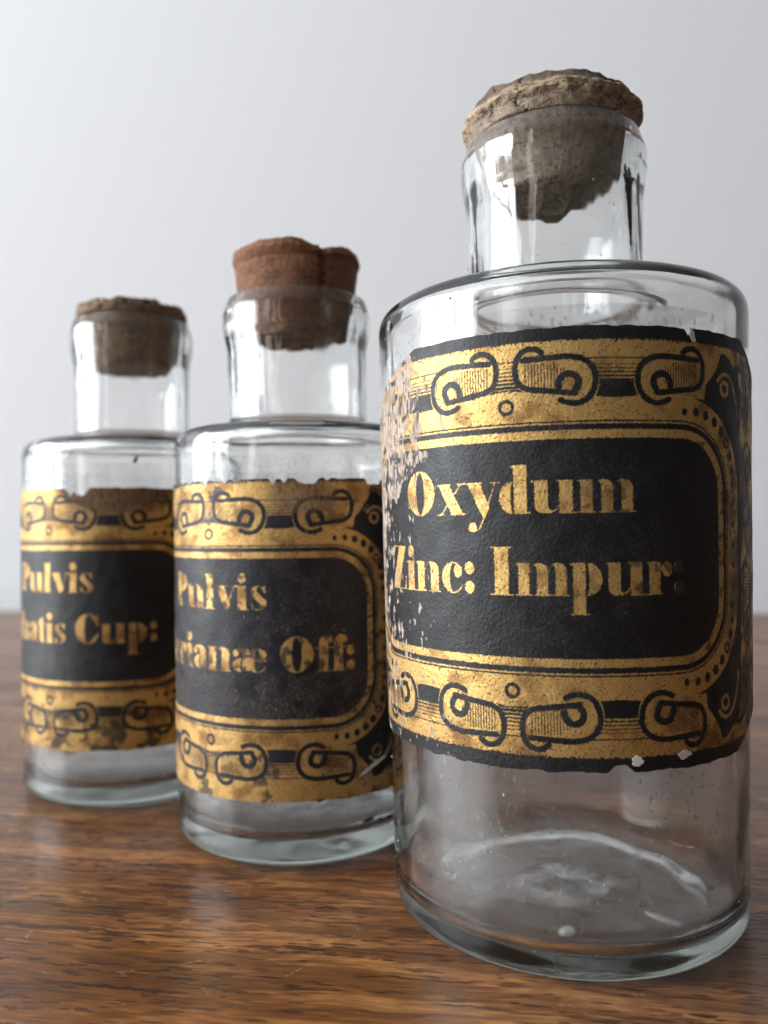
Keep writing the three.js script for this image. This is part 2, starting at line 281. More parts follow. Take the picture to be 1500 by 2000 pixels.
// ------------------------------------------------------------------ label print: fat-face letters and chain border, drawn in mm
const PX = 12, LW = 116, LH = 74, CW = LW * PX, CH = LH * PX, X = 5.3, A = 7.9, HL = 0.2;
function glyphs(c) {
  const f = (...p) => { c.beginPath(); c.moveTo(p[0], p[1]); for (let i = 2; i < p.length; i += 2) c.lineTo(p[i], p[i + 1]); c.closePath(); c.fill(); };
  const rect = (x, y, w, h) => f(x, y, x + w, y, x + w, y + h, x, y + h);
  const el = (x, y, a, b) => { c.beginPath(); c.ellipse(x, y, a, b, 0, 0, 7); c.fill(); };
  const cres = (x, y0, y1, ro, ri, side) => { const y = (y0 + y1) / 2, h = (y1 - y0) / 2, P = Math.PI / 2; c.beginPath(); if (side > 0) { c.ellipse(x, y, ro, h, 0, -P, P, false); c.ellipse(x, y, ri, h - HL, 0, P, -P, true); } else { c.ellipse(x, y, ro, h, 0, P, 3 * P, false); c.ellipse(x, y, ri, h - HL, 0, 3 * P, P, true); } c.closePath(); c.fill(); };
  const hair = (...p) => { c.lineWidth = HL * 1.2; c.beginPath(); c.moveTo(p[0], p[1]); if (p.length === 6) c.quadraticCurveTo(p[2], p[3], p[4], p[5]); else c.lineTo(p[2], p[3]); c.stroke(); };
  const ser = (x, y, w) => rect(x, y, w, 0.24);
  const stem = (x, y0, y1, w) => { rect(x, y0, w, y1 - y0); };
  const arch = (x0, x1, w) => { c.beginPath(); c.moveTo(x0, X - 1.6); c.quadraticCurveTo(x0 + 0.7, X, lerp(x0, x1, 1) + 0.2, X); c.quadraticCurveTo(x1 + w, X, x1 + w, X - 1.5); c.lineTo(x1 + w, 0); c.lineTo(x1, 0); c.lineTo(x1, X - 1.1); c.quadraticCurveTo(x1 - 0.1, X - 0.35, x1 - 0.6, X - 0.35); c.quadraticCurveTo(x0 + 0.5, X - 0.5, x0, X - 1.9); c.closePath(); c.fill(); ser(x1 - 0.5, 0, w + 1); };
  const S = 2.2, low = (x, asc) => { stem(x, 0, asc, S); ser(x - 0.55, 0, S + 1.1); f(x - 0.6, asc - 0.25, x, asc - 0.5, x, asc); };
  const sShape = (k, w) => { c.save(); c.scale(k * w, k); cres(2.35, 2.6, X, 1.95, 0.5, -1); cres(2.35, 0, 2.9, 2.05, 0.5, 1); f(0.6, 3.7, 1.6, 4.4, 4.3, 1.9, 3.2, 0.9, 0.9, 3.0); f(4.0, X, 4.0, 3.5, 3.0, X - 0.35); f(0.5, 0, 0.5, 1.8, 1.5, 0.35); hair(2.3, X - 0.1, 3.3, X - 0.1, 3.9, 4.2); hair(2.3, 0.1, 1.2, 0.1, 0.6, 1.2); c.restore(); };
  const aShape = () => { stem(2.8, 0.4, 4.0, S); c.beginPath(); c.moveTo(0.8, 4.95); c.quadraticCurveTo(2.2, X + 0.1, 3.1, X); c.quadraticCurveTo(5.0, X - 0.1, 5.0, 3.7); c.lineTo(2.8, 3.7); c.quadraticCurveTo(2.8, 4.85, 1.1, 4.8); c.closePath(); c.fill(); cres(2.8, 0, 3.15, 2.5, 0.55, -1); el(1.15, 4.15, 0.85, 0.8); };
  const eShape = () => { cres(2.8, 0, X, 2.65, 0.65, -1); cres(2.8, 2.6, X, 2.35, 0.75, 1); rect(2.2, 2.5, 2.9, 0.24); hair(2.8, 0.12, 4.3, 0.1, 4.9, 1.4); };
  return {
    ' ': () => 2.7,
    O: () => { cres(4.1, 0, A, 3.95, 1.15, -1); cres(4.1, 0, A, 3.95, 1.15, 1); return 8.6; },
    x: () => { f(0.3, X, 2.8, X, 5.9, 0, 3.4, 0); hair(5.5, X, 0.9, 0); ser(0, X - 0.24, 3.2); ser(4.6, X - 0.24, 1.8); ser(0, 0, 1.8); ser(3, 0, 3.2); return 6.4; },
    y: () => { f(0.3, X, 2.7, X, 4.5, 1, 3.5, -0.7, 2.9, 0); hair(5.6, X, 3.0, -1.5); hair(3.0, -1.5, 2.4, -2.8, 1.3, -2.8); el(1.2, -2.1, 0.85, 0.8); ser(0, X - 0.24, 3.1); ser(4.7, X - 0.24, 1.7); return 6.0; },
    d: () => { cres(2.55, 0, X, 2.35, 0.35, -1); stem(2.75, 0, A, S); f(2.0, A - 0.25, 2.75, A - 0.5, 2.75, A); ser(2.75, 0, S + 0.6); return 5.7; },
    u: () => { stem(0.5, 1.1, X, S); c.beginPath(); c.moveTo(0.5, 1.3); c.quadraticCurveTo(0.6, 0, 2.4, 0); c.quadraticCurveTo(3.8, 0, 4.5, 1.1); c.lineTo(4.5, 1.35); c.quadraticCurveTo(3.6, 0.3, 3.1, 0.5); c.quadraticCurveTo(2.7, 0.7, 2.7, 1.3); c.closePath(); c.fill(); stem(4.5, 0, X, S); ser(0, X - 0.24, 1); ser(4, X - 0.24, 1); ser(4.5, 0, S + 0.6); return 7.5; },
    n: () => { low(0.5, X); arch(2.7, 4.5, S); return 7.4; },
    m: () => { stem(0.4, 0, X, 2); ser(-0.1, 0, 3); f(-0.2, X - 0.25, 0.4, X - 0.5, 0.4, X); arch(2.4, 3.75, 1.95); arch(5.7, 7.05, 1.95); return 9.6; },
    h: () => { low(0.5, A); arch(2.7, 4.5, S); return 7.4; },
    i: () => { low(0.5, X); el(1.6, 7.0, 1.1, 1.1); return 3.4; },
    l: () => { low(0.5, A); return 3.4; },
    v: () => { f(0.2, X, 2.7, X, 4.4, 0.9, 3.5, 0, 2.8, 0); hair(5.5, X, 3.3, 0.1); ser(-0.1, X - 0.24, 3.2); ser(4.7, X - 0.24, 1.6); return 5.9; },
    r: () => { low(0.5, X); el(4.1, X - 1.25, 1.05, 1.15); hair(2.7, X - 1.6, 3.2, X - 0.1, 4.1, X - 0.15); return 5.3; },
    p: () => { stem(0.5, -3.0, X, S); ser(0, -3, S + 1.1); f(-0.1, X - 0.25, 0.5, X - 0.5, 0.5, X); cres(2.9, 0, X, 2.75, 0.45, 1); return 6.2; },
    c: () => { cres(2.9, 0, X, 2.7, 0.7, -1); el(4.1, 3.75, 1.0, 1.1); hair(2.8, X - 0.1, 4.2, X, 4.7, 4.2); hair(2.8, 0.12, 4.4, 0.1, 5, 1.5); return 5.4; },
    s: () => { sShape(1, 1); return 4.7; },
    a: () => { aShape(); ser(4.2, 0, 1.3); return 5.7; },
    æ: () => { aShape(); c.save(); c.translate(3.7, 0); eShape(); c.restore(); return 9.2; },
    e: () => { eShape(); return 5.5; },
    t: () => { f(0.6, 0.8, 2.7, 0.3, 2.7, 6.9, 0.6, 5.9); ser(-0.3, X - 0.24, 4); c.beginPath(); c.moveTo(0.6, 1); c.quadraticCurveTo(0.7, 0, 2.2, 0); c.quadraticCurveTo(3.2, 0, 3.6, 1.2); c.quadraticCurveTo(3, 0.3, 2.7, 0.8); c.closePath(); c.fill(); return 3.8; },
    f: () => { stem(0.7, 0, 6.6, S); ser(0.1, 0, S + 1.2); ser(-0.2, X - 0.24, 4); c.beginPath(); c.moveTo(0.7, 6.3); c.quadraticCurveTo(0.8, A + 0.1, 2.9, A + 0.1); c.lineTo(2.9, 6.3); c.closePath(); c.fill(); el(3.4, 7.0, 0.7, 0.8); return 3.6; },
    C: () => { cres(4.1, 0, A, 3.95, 1.1, -1); f(7.2, A, 7.2, A - 3.1, 6.9, A - 3.1, 4.6, A - 0.1, 5.4, A - 0.25, 6.6, A - 0.9); f(6.2, 0.8, 7.3, 2.6, 6.9, 2.7, 4.3, 0.1, 5.2, 0.15); hair(4.1, A - 0.1, 5.8, A, 7, A - 1.4); hair(4.1, 0.1, 6.4, 0, 7.2, 2.6); return 7.8; },
    I: () => { stem(0.9, 0, A, 2.7); ser(0, 0, 4.5); ser(0, A - 0.24, 4.5); return 5.0; },
    Z: () => { f(3.4, A - 0.2, 6.4, A - 0.2, 3.5, 0.2, 0.4, 0.2); rect(0.8, A - 0.24, 5.6, 0.24); rect(0.4, 0, 6.2, 0.24); f(0.8, A, 0.8, A - 2.2, 1.5, A - 0.3); f(6.6, 0, 6.6, 2.2, 5.8, 0.3); return 7.0; },
    P: () => { stem(0.9, 0, A, 2.6); ser(0.2, 0, 4); ser(0.2, A - 0.24, 3); cres(3.7, 3.4, A, 3.2, 0.7, 1); return 7.3; },
    V: () => { f(0.4, A, 3.5, A, 5.6, 1.6, 4.5, 0, 4.0, 0); hair(7.3, A, 4.4, 0.1); ser(0, A - 0.24, 4.1); ser(6.2, A - 0.24, 2.1); return 8.2; },
    S: () => { sShape(A / X, 1.05); return 7.0; },
    ':': () => { el(1.3, 1.15, 1.05, 1.1); el(1.3, 4.35, 1.05, 1.1); return 2.9; },
  };
}
function drawLabel(lines, edge) {
  const cv = document.createElement('canvas'); cv.width = CW; cv.height = CH;
  const c = cv.getContext('2d');
  c.fillStyle = '#000'; c.fillRect(0, 0, CW, CH);
  c.translate(CW / 2, CH / 2); c.scale(PX, -PX);
  const ink = (gold) => { c.fillStyle = c.strokeStyle = gold ? '#fff' : '#000'; };
  const rr = (w, h, r) => { c.beginPath(); c.moveTo(-w + r, -h); c.arcTo(w, -h, w, h, r); c.arcTo(w, h, -w, h, r); c.arcTo(-w, h, -w, -h, r); c.arcTo(-w, -h, w, -h, r); c.closePath(); };
  // one chain link, centred, about 13 x 10 mm
  const link = (body) => {
    if (body) { ink(1); c.beginPath(); c.ellipse(0, 0, 6.6, 4.2, -0.12, 0, 7); c.fill(); c.beginPath(); c.ellipse(4, -1.2, 2.8, 3.6, 0, 0, 7); c.fill(); c.beginPath(); c.ellipse(-4, 1.6, 2.6, 3.2, 0, 0, 7); c.fill(); return; }
    ink(0); c.lineCap = 'round'; c.lineJoin = 'round';
    c.lineWidth = 0.13; for (let i = 0; i < 13; i++) { const x = -4.6 + i * 0.5; c.beginPath(); c.moveTo(x, 2.0 - (i > 9 ? 0.8 : 0)); c.lineTo(x, -1.5 - 0.09 * i + (i > 9 ? 1.2 : 0)); c.stroke(); }
    c.lineWidth = 0.95;
    c.beginPath(); c.moveTo(-2.0, 3.7); c.bezierCurveTo(-3.3, 5.2, -6.2, 4.6, -6.2, 1.2); c.bezierCurveTo(-6.2, -1.0, -5.2, -1.8, -3.6, -2.1); c.lineTo(3.0, -2.9); c.stroke();
    c.beginPath(); c.moveTo(-4.9, 2.7); c.lineTo(1.6, 3.0); c.bezierCurveTo(4.4, 2.9, 6.2, 1.8, 6.2, -0.6); c.bezierCurveTo(6.2, -4.0, 3.4, -5.4, 0.8, -3.9); c.stroke();
    c.lineWidth = 1.1; c.beginPath(); c.moveTo(3.1, -2.3); c.bezierCurveTo(4.3, -0.8, 3.0, 0.3, 2.0, 0.2); c.bezierCurveTo(1.1, 0.1, 0.5, -0.6, 0.55, -1.7); c.stroke();
  };
  const placed = (u, v, sx, sy, body, turn = 0) => { c.save(); c.translate(u, v); c.rotate(turn); c.scale(sx * 1.02, sy); link(body); c.restore(); };
  const rows = [[-27.4, 1], [-7.9, -1], [7.9, 1], [27.4, -1]];
  for (const sy of [1, -1]) {
    c.save(); c.scale(1, sy);
    ink(1); c.beginPath(); c.moveTo(-37, 24); c.lineTo(37, 24); c.lineTo(44, 30); c.lineTo(44, edge); c.lineTo(-44, edge); c.lineTo(-44, 30); c.closePath(); c.fill();
    // engraved lines and dark hollows between the links
    for (const [a, b] of [[-21.5, -13], [-2.4, 2.4], [13, 21.5]]) {
      ink(0); const t = [0.12, 0.16, 0.2, 0.28, 0.36, 0.45]; t.forEach((w, i) => { c.lineWidth = w; c.beginPath(); c.moveTo(a - 1, 29.2 - i * 0.62); c.lineTo(b + 1, 29.2 - i * 0.62); c.stroke(); });
      c.fillRect(a - 1, 24.0, b - a + 2, 1.75); c.lineWidth = 0.2; c.beginPath(); c.moveTo(a - 1, 30.2); c.lineTo(b + 1, 30.2); c.stroke();
    }
    // corner hollow
    ink(0); for (const k of [1, -1]) { c.beginPath(); c.moveTo(34 * k, 23.6); c.lineTo(46 * k, 18); c.lineTo(46 * k, 27); c.quadraticCurveTo(41 * k, 32.5, 38.5 * k, 32); c.quadraticCurveTo(37.5 * k, 29, 34.5 * k, 26.5); c.closePath(); c.fill(); }
    c.restore();
  }
  // field with scalloped edge round the frame
  ink(1); rr(44.2, 24.2, 15); c.fill();
  for (const sy of [1, -1]) {
    c.save(); c.scale(1, sy);
    c.beginPath(); c.ellipse(0, 23.6, 5.2, 1.9, 0, 0, 7); c.fill();
    ink(0); for (const u of [-17.2, 17.2]) { c.beginPath(); c.ellipse(u, 25.3, 6.2, 1.35, 0, 0, 7); c.fill(); }
    ink(1); c.restore();
  }
  for (const sy of [1, -1]) for (const [u, sx] of rows) { placed(u, 27.6 * sy, sx, sy, true); placed(u, 27.6 * sy, sx, sy, false); }
  // side chains, corner scrolls
  for (const sx of [1, -1]) {
    ink(1); c.save(); c.scale(sx, 1); c.beginPath(); c.moveTo(45.6, -19); c.quadraticCurveTo(46.5, -29, 42, -edge); c.lineTo(50, -edge + 0.5); c.quadraticCurveTo(54, -30, 54.3, -26); c.lineTo(54.3, 26); c.quadraticCurveTo(54, 30, 50, edge - 0.5); c.lineTo(42, edge); c.quadraticCurveTo(46.5, 29, 45.6, 19); c.closePath(); c.fill(); c.restore();
    for (const v of [-10.5, 10.5]) { c.save(); c.translate(sx * 49.2, v); c.rotate(Math.PI / 2); c.scale(v > 0 ? 1.15 : -1.15, 0.78); link(false); c.restore(); }
    for (const sy of [1, -1]) { c.save(); c.scale(sx, sy); ink(1); c.lineWidth = 0.7; c.beginPath(); c.moveTo(37.5, 27.2); c.bezierCurveTo(40, 30.5, 43.5, 28, 44.6, 21.5); c.stroke(); c.beginPath(); c.arc(39.6, 26.2, 1.1, 0, 7); c.stroke(); ink(0); c.lineWidth = 0.9; c.beginPath(); c.moveTo(43, 30); c.bezierCurveTo(50, 31, 51, 25, 46.5, 22.5); c.stroke(); c.lineWidth = 0.6; c.beginPath(); c.moveTo(52.5, 31); c.bezierCurveTo(52, 24, 51, 22, 47.5, 20.5); c.stroke(); c.restore(); }
  }
  // dots
  ink(0);
  for (const v of [22.9, -22.9]) { c.lineWidth = 0.55; c.beginPath(); c.arc(0, v, 1.05, 0, 7); c.stroke(); }
  for (const sx of [1, -1]) for (const sy of [1, -1]) for (let i = 0; i < 9; i++) { const a = -0.15 + i * 0.225, u = 31.2 + 10.8 * Math.sin(a), v = 11.0 + 10.9 * Math.cos(a); c.beginPath(); const q = 0.5 + 0.25 * Math.sin((i / 8) * 3.14); if (i === 5) { c.lineWidth = 0.4; c.arc(sx * u, sy * v, 0.75, 0, 7); c.stroke(); } else { c.ellipse(sx * u, sy * v, q, q * 1.2, 0, 0, 7); c.fill(); } }
  for (const sx of [1, -1]) for (const v of [-7, -3.5, 0, 3.5, 7]) { c.beginPath(); c.ellipse(sx * 42.2, v, 0.4, 0.55, 0, 0, 7); c.fill(); }
  // frame lines and the dark panel
  ink(0); rr(40.25, 20.35, 11.2); c.fill(); ink(1); rr(40.0, 20.1, 11); c.fill(); ink(0); rr(39.75, 19.8, 10.7); c.fill(); ink(1); rr(38.85, 18.9, 9.9); c.fill(); ink(0); rr(37.4, 17.5, 8.6); c.fill();
  // lettering
  ink(1); c.lineCap = 'butt';
  const G = glyphs(c);
  for (const [text, u0, u1, base] of lines) {
    const wid = [...text].map((ch) => { c.save(); c.translate(0, 900); const w = G[ch](); c.restore(); return w; }), k = (u1 - u0) / wid.reduce((a, b) => a + b);
    let x = u0; [...text].forEach((ch, i) => { c.save(); c.translate(x, base); c.scale(k, 1); G[ch](); c.restore(); x += wid[i] * k; });
  }
  return c.getImageData(0, 0, CW, CH).data;
}
// wear(u, v, n) -> { paper 0..1, loss 0..1, stain 0..1, dull }
function labelMaterial(lines, wear, seed, inkTone, edge) {
  const src = drawLabel(lines, edge), n = CW * CH, col = new Uint8Array(n * 4), rm = new Uint8Array(n * 4), bp = new Uint8Array(n * 4);
  for (let y = 0; y < CH; y++) for (let x = 0; x < CW; x++) {
    const u = (x + 0.5) / PX - LW / 2, v = (y + 0.5) / PX - LH / 2, o = (y * CW + x) * 4;
    // slightly ragged print edge
    const jx = clamp(Math.round(x + (noise(u * 5, v * 5, seed) - 0.5) * 3.4), 0, CW - 1), jy = clamp(Math.round(y + (noise(u * 5 + 40, v * 5, seed) - 0.5) * 3.4), 0, CH - 1);
    let gold = src[((CH - 1 - jy) * CW + jx) * 4] / 255;
    const f1 = noise(u * 9, v * 9, seed + 1), f2 = noise(u * 3.1, v * 3.1, seed + 2), f3 = fbm(u / 5, v / 5, seed + 3, 4), f4 = noise(u * 5.2, v * 5.2, seed + 4);
    const w = wear(u, v, f1, f2, f3, f4);
    const grain = noise(u * 15, v * 15, seed + 6);
    gold *= 1 - smooth(0.72, 0.88, f1) * 0.5 * smooth(0.35, 0.65, f3) - smooth(0.78, 0.88, f2) * 0.75 - smooth(0.74, 0.92, grain) * 0.3;
    gold = clamp(gold * (1 - w.loss));
    const tarn = clamp(smooth(0.48, 0.75, f3) * 0.4 + 0.22 * f4 + w.stain * 0.5);
    const G = [lerp(206, 134, tarn), lerp(170, 96, tarn), lerp(106, 52, tarn)];
    const dust = smooth(0.62, 0.85, f4) * smooth(0.35, 0.65, f3) * 0.4 + smooth(0.72, 0.9, f1) * 0.35 + smooth(0.74, 0.9, grain) * 0.4 * smooth(0.4, 0.6, f3);
    const K = [lerp(inkTone[0], 120, dust), lerp(inkTone[1], 112, dust), lerp(inkTone[2], 108, dust)];
    const pt = 0.5 * f3 + 0.3 * f4 + 0.2 * noise(u * 7, v * 2, seed + 7);
    const fibre = smooth(0.58, 0.72, noise(u * 2.6, v * 0.55, seed + 8)) * 0.35;
    const P = [(1 - fibre) * lerp(140, 196, pt) * (1 - 0.42 * w.brown), (1 - fibre) * lerp(124, 180, pt) * (1 - 0.52 * w.brown), (1 - fibre) * lerp(113, 168, pt) * (1 - 0.66 * w.brown)];
    for (let k = 0; k < 3; k++) col[o + k] = clamp(lerp(lerp(K[k], G[k], gold), P[k], w.paper), 0, 255);
    col[o + 3] = 255;
    const metal = gold * (1 - w.paper) * (0.80 - 0.3 * tarn), ink = (1 - gold) * (1 - w.paper);
    const ro = lerp(lerp(0.40 + 0.22 * f3 + dust * 0.5, 0.44 + 0.2 * f4, gold), 0.9, w.paper);
    rm[o] = 0; rm[o + 1] = 255 * clamp(ro); rm[o + 2] = 255 * metal; rm[o + 3] = 255;
    const h = 0.5 + 0.30 * (noise(u * 1.6, v * 1.6, seed + 9) - 0.5) + 0.22 * (f2 - 0.5) + 0.14 * (f1 - 0.5) + 0.06 * gold - 0.35 * w.paper * (0.7 + 0.3 * pt) + 0.1 * ink * (f4 - 0.5);
    bp[o] = bp[o + 1] = bp[o + 2] = 255 * clamp(h); bp[o + 3] = 255;
  }
  const rmT = texture(rm, CW, CH, false);
  return new THREE.MeshPhysicalMaterial({ map: texture(col, CW, CH, true), roughnessMap: rmT, metalnessMap: rmT, metalness: 1, roughness: 1, specularIntensity: 0.7, bumpMap: texture(bp, CW, CH, false), bumpScale: 0.00013 });
}
const paperBack = new THREE.MeshStandardMaterial({ color: new THREE.Color().setRGB(0.33, 0.25, 0.17), roughness: 0.95 });
function labelGeometry(B, L, seed) {
  const NU = 260, NV = 110, pos = [], uv = [], front = [], back = [], n = (NU + 1) * (NV + 1);
  for (const off of [0.30, 0.07]) for (let i = 0; i <= NU; i++) for (let j = 0; j <= NV; j++) {
    const a = i / NU, b = j / NV, v0 = lerp(-35, 35, b), u = lerp(L.left(v0), L.right(v0), a), v = lerp(L.bot(u), L.top(u), b);
    const t = (L.s0 + u) / B.R, y = L.yc + v, edge = Math.min(a * 60, (1 - a) * 60, b * 40, (1 - b) * 40);
    const lift = off > 0.2 ? 0.10 * (noise(u / 3, v / 3, seed) - 0.5) * smooth(0, 3, edge) + 0.25 * (L.lift ? L.lift(u, v) : 0) : 0.2 * (L.lift ? L.lift(u, v) : 0);
    const r = B.R * (1 - (B.k * (B.Hs - y)) / B.Hs) + outerWobble(t, y, B.seed) + off + lift;
    pos.push(Math.sin(t) * r * MM, y * MM, Math.cos(t) * r * MM); uv.push(u / LW + 0.5, v / LH + 0.5);
  }
  const id = (i, j) => i * (NV + 1) + j;
  for (let i = 0; i < NU; i++) for (let j = 0; j < NV; j++) { const a = id(i, j), b = id(i + 1, j), c = id(i, j + 1), d = id(i + 1, j + 1); front.push(a, b, c, c, b, d); back.push(a + n, c + n, b + n, c + n, d + n, b + n); }
  const g0 = new THREE.BufferGeometry(); g0.setAttribute('position', new THREE.Float32BufferAttribute(pos, 3)); g0.setIndex([...front, ...back]); g0.computeVertexNormals();
  const nor = Array.from(g0.attributes.normal.array);
  // rim: its own vertices so that the sheet has a crisp paper edge
  const rim = [], loop = []; for (let i = 0; i < NU; i++) loop.push(id(i, 0)); for (let j = 0; j < NV; j++) loop.push(id(NU, j)); for (let i = NU; i > 0; i--) loop.push(id(i, NV)); for (let j = NV; j > 0; j--) loop.push(id(0, j));
  const base = pos.length / 3;
  loop.forEach((k) => { for (const q of [k, k + n]) { pos.push(pos[q * 3], pos[q * 3 + 1], pos[q * 3 + 2]); uv.push(uv[q * 2], uv[q * 2 + 1]); nor.push(nor[k * 3], nor[k * 3 + 1], nor[k * 3 + 2]); } });
  for (let k = 0; k < loop.length; k++) { const a = base + k * 2, b = base + ((k + 1) % loop.length) * 2; rim.push(a, a + 1, b, b, a + 1, b + 1); }
  const g = new THREE.BufferGeometry(); g.setAttribute('position', new THREE.Float32BufferAttribute(pos, 3)); g.setAttribute('normal', new THREE.Float32BufferAttribute(nor, 3)); g.setAttribute('uv', new THREE.Float32BufferAttribute(uv, 2));
  g.setIndex([...front, ...back, ...rim]); g.addGroup(0, front.length, 0); g.addGroup(front.length, back.length + rim.length, 1);
  return g;
}

// ------------------------------------------------------------------ corks
const corkGrain = (() => {
  const N = 512, d = new Uint8Array(N * N * 4), b = new Uint8Array(N * N * 4);
  for (let y = 0; y < N; y++) for (let x = 0; x < N; x++) {
    const o = (y * N + x) * 4, f = fbm(x / 26, y / 26, 1, 4), p = smooth(0.68, 0.82, noise(x / 5, y / 14, 2)) * 0.6, q = smooth(0.7, 0.8, noise(x / 30, y / 9, 3)) * 0.55, s = noise(x / 2.2, y / 2.2, 4);
    const v = clamp(0.86 + 0.4 * (f - 0.5) + 0.14 * (s - 0.5) - 0.3 * p - 0.28 * q);
    d[o] = 255 * v; d[o + 1] = 255 * clamp(v * 0.98); d[o + 2] = 255 * clamp(v * 0.95); d[o + 3] = 255; b[o] = b[o + 1] = b[o + 2] = 255 * clamp(0.6 + 0.5 * (f - 0.5) + 0.2 * (s - 0.5) - 0.7 * Math.max(p, q)); b[o + 3] = 255;
  }
  const m = texture(d, N, N, true, true), h = texture(b, N, N, false, true); m.repeat.set(4, 2); h.repeat.set(4, 2);
  return { m, h };
})();
const corkMaterial = new THREE.MeshPhysicalMaterial({ map: corkGrain.m, bumpMap: corkGrain.h, bumpScale: 0.0002, roughness: 0.88, vertexColors: true });
function corkGeometry(pts, move, tint) {
  const g = lathe(roundProfile(pts, 0.32), 300, move), p = g.attributes.position, c = new Float32Array(p.count * 3);
  for (let i = 0; i < p.count; i++) { const x = p.getX(i) * 1000, y = p.getY(i) * 1000, z = p.getZ(i) * 1000, k = tint(Math.atan2(x, z), y, Math.hypot(x, z), x, z); c.set(k, i * 3); }
  g.setAttribute('color', new THREE.BufferAttribute(c, 3));
  return g;
}
const mix3 = (a, b, t) => [lerp(a[0], b[0], t), lerp(a[1], b[1], t), lerp(a[2], b[2], t)];
const crack = (t, y, n, k, w) => { let m = 0; for (let i = 0; i < n; i++) { const a = h3(i, k, 7) * 6.283 + 0.25 * (noise(y / 2, i, k) - 0.5); let d = Math.abs(Math.atan2(Math.sin(t - a), Math.cos(t - a))); m = Math.max(m, 1 - smooth(0, w * (0.4 + h3(i, k, 3)), d)); } return m; };

// ------------------------------------------------------------------ the bottles
function speck(rx, ry, rz, seed, det = 2) {
  const g = new THREE.IcosahedronGeometry(1, det), p = g.attributes.position;
  for (let i = 0; i < p.count; i++) { const x = p.getX(i), y = p.getY(i), z = p.getZ(i), k = 0.7 + 0.6 * fbm(x * 1.7 + seed, y * 1.7, z * 1.7, 3); p.setXYZ(i, x * k * rx * MM, y * k * ry * MM, z * k * rz * MM); }
  g.computeVertexNormals();
  return g;
}
const chalk = new THREE.MeshStandardMaterial({ color: new THREE.Color().setRGB(0.55, 0.53, 0.51), roughness: 0.85 });
const tar = new THREE.MeshStandardMaterial({ color: new THREE.Color().setRGB(0.025, 0.02, 0.018), roughness: 0.6 });
const lint = new THREE.MeshStandardMaterial({ color: new THREE.Color().setRGB(0.5, 0.49, 0.47), roughness: 0.9 });
function chip(w, h, seed) {                                           // a torn flat scrap
  const s = new THREE.Shape(), n = 22;
  for (let i = 0; i < n; i++) { const a = (i / n) * 6.2832, k = 0.3 + 1.3 * fbm(Math.cos(a) * 2.0 + seed, Math.sin(a) * 1.3, seed, 3); const x = (Math.cos(a) * w * 0.5 * k) * MM, y = (Math.sin(a) * h * 0.5 * k) * MM; if (i) s.lineTo(x, y); else s.moveTo(x, y); }
  const g = new THREE.ExtrudeGeometry(s, { depth: 0.06 * MM, bevelEnabled: true, bevelThickness: 0.03 * MM, bevelSize: 0.03 * MM, bevelSegments: 1 });
  return g;
}
// a bit of matter stuck to the outside of a bottle at angle deg, height y
function stick(B, parent, name, deg, y, w, h, roll, seed, m, out = 0.3) {
  const t = (deg * Math.PI) / 180, r = B.R * (1 - (B.k * (B.Hs - y)) / B.Hs) + outerWobble(t, y, B.seed) + out;
  const f = mesh(name, name === 'residue_speck' ? speck(w / 2, h / 2, 0.22, seed) : chip(w, h, seed), m, parent);
  f.position.set(Math.sin(t) * r * MM, y * MM, Math.cos(t) * r * MM); f.rotation.order = 'YXZ'; f.rotation.set(0, t, roll);
  return f;
}
function bottle(name, label, B, cork, L) {
  const g = new THREE.Group(); g.name = name; scene.add(g);
  g.position.set(B.x, 0, B.z); g.userData = { label, category: 'bottle', group: 'corked apothecary bottles on the table' };
  mesh('glass_body', glassBody(B, B.seed), glassMaterial(B.seed, B.haze, B.scuff), g);
  mesh('powder_film', ...powderFilm(B, B.seed), g);
  const c = mesh('cork_stopper', corkGeometry(cork.pts, cork.move, cork.tint), corkMaterial, g); c.userData.label = cork.label;
  const l = mesh('paper_label', labelGeometry(B, L, B.seed), [labelMaterial(L.lines, L.wear, B.seed, L.ink, L.edge), paperBack], g); l.userData.label = L.label;
  // dust and flecks clinging to the glass
  const r = rng(B.seed * 7 + 1), parts = [];
  for (let i = 0; i < B.dust; i++) {
    const neck = r() < 0.35, t = r() * 6.283, y = neck ? lerp(B.Hs + 4, B.Hl - 8, r()) : r() < 0.75 ? lerp(6, 34, r()) : lerp(B.Hs - 12, B.Hs - 5, r());
    const rad = neck ? B.rn + 0.05 : B.R * (1 - (B.k * (B.Hs - y)) / B.Hs) + outerWobble(t, y, B.seed) + 0.03, s = 0.04 + 0.10 * r() ** 4;
    const q = new THREE.TetrahedronGeometry(s * MM, 1); q.scale(1 + r(), 1 + 1.5 * r(), 1); q.rotateY(r() * 6); q.translate(Math.sin(t) * rad * MM, y * MM, Math.cos(t) * rad * MM); parts.push(q);
  }
  mesh('dust', mergeGeometries(parts), lint, g).userData.kind = 'stuff';
  return g;
}
const edgeN = (u, s, a = 1) => a * ((fbm(u / 3.2, s, 1, 3) - 0.5) * 1.3 + (noise(u * 1.6, s, 4) - 0.5) * 0.35);

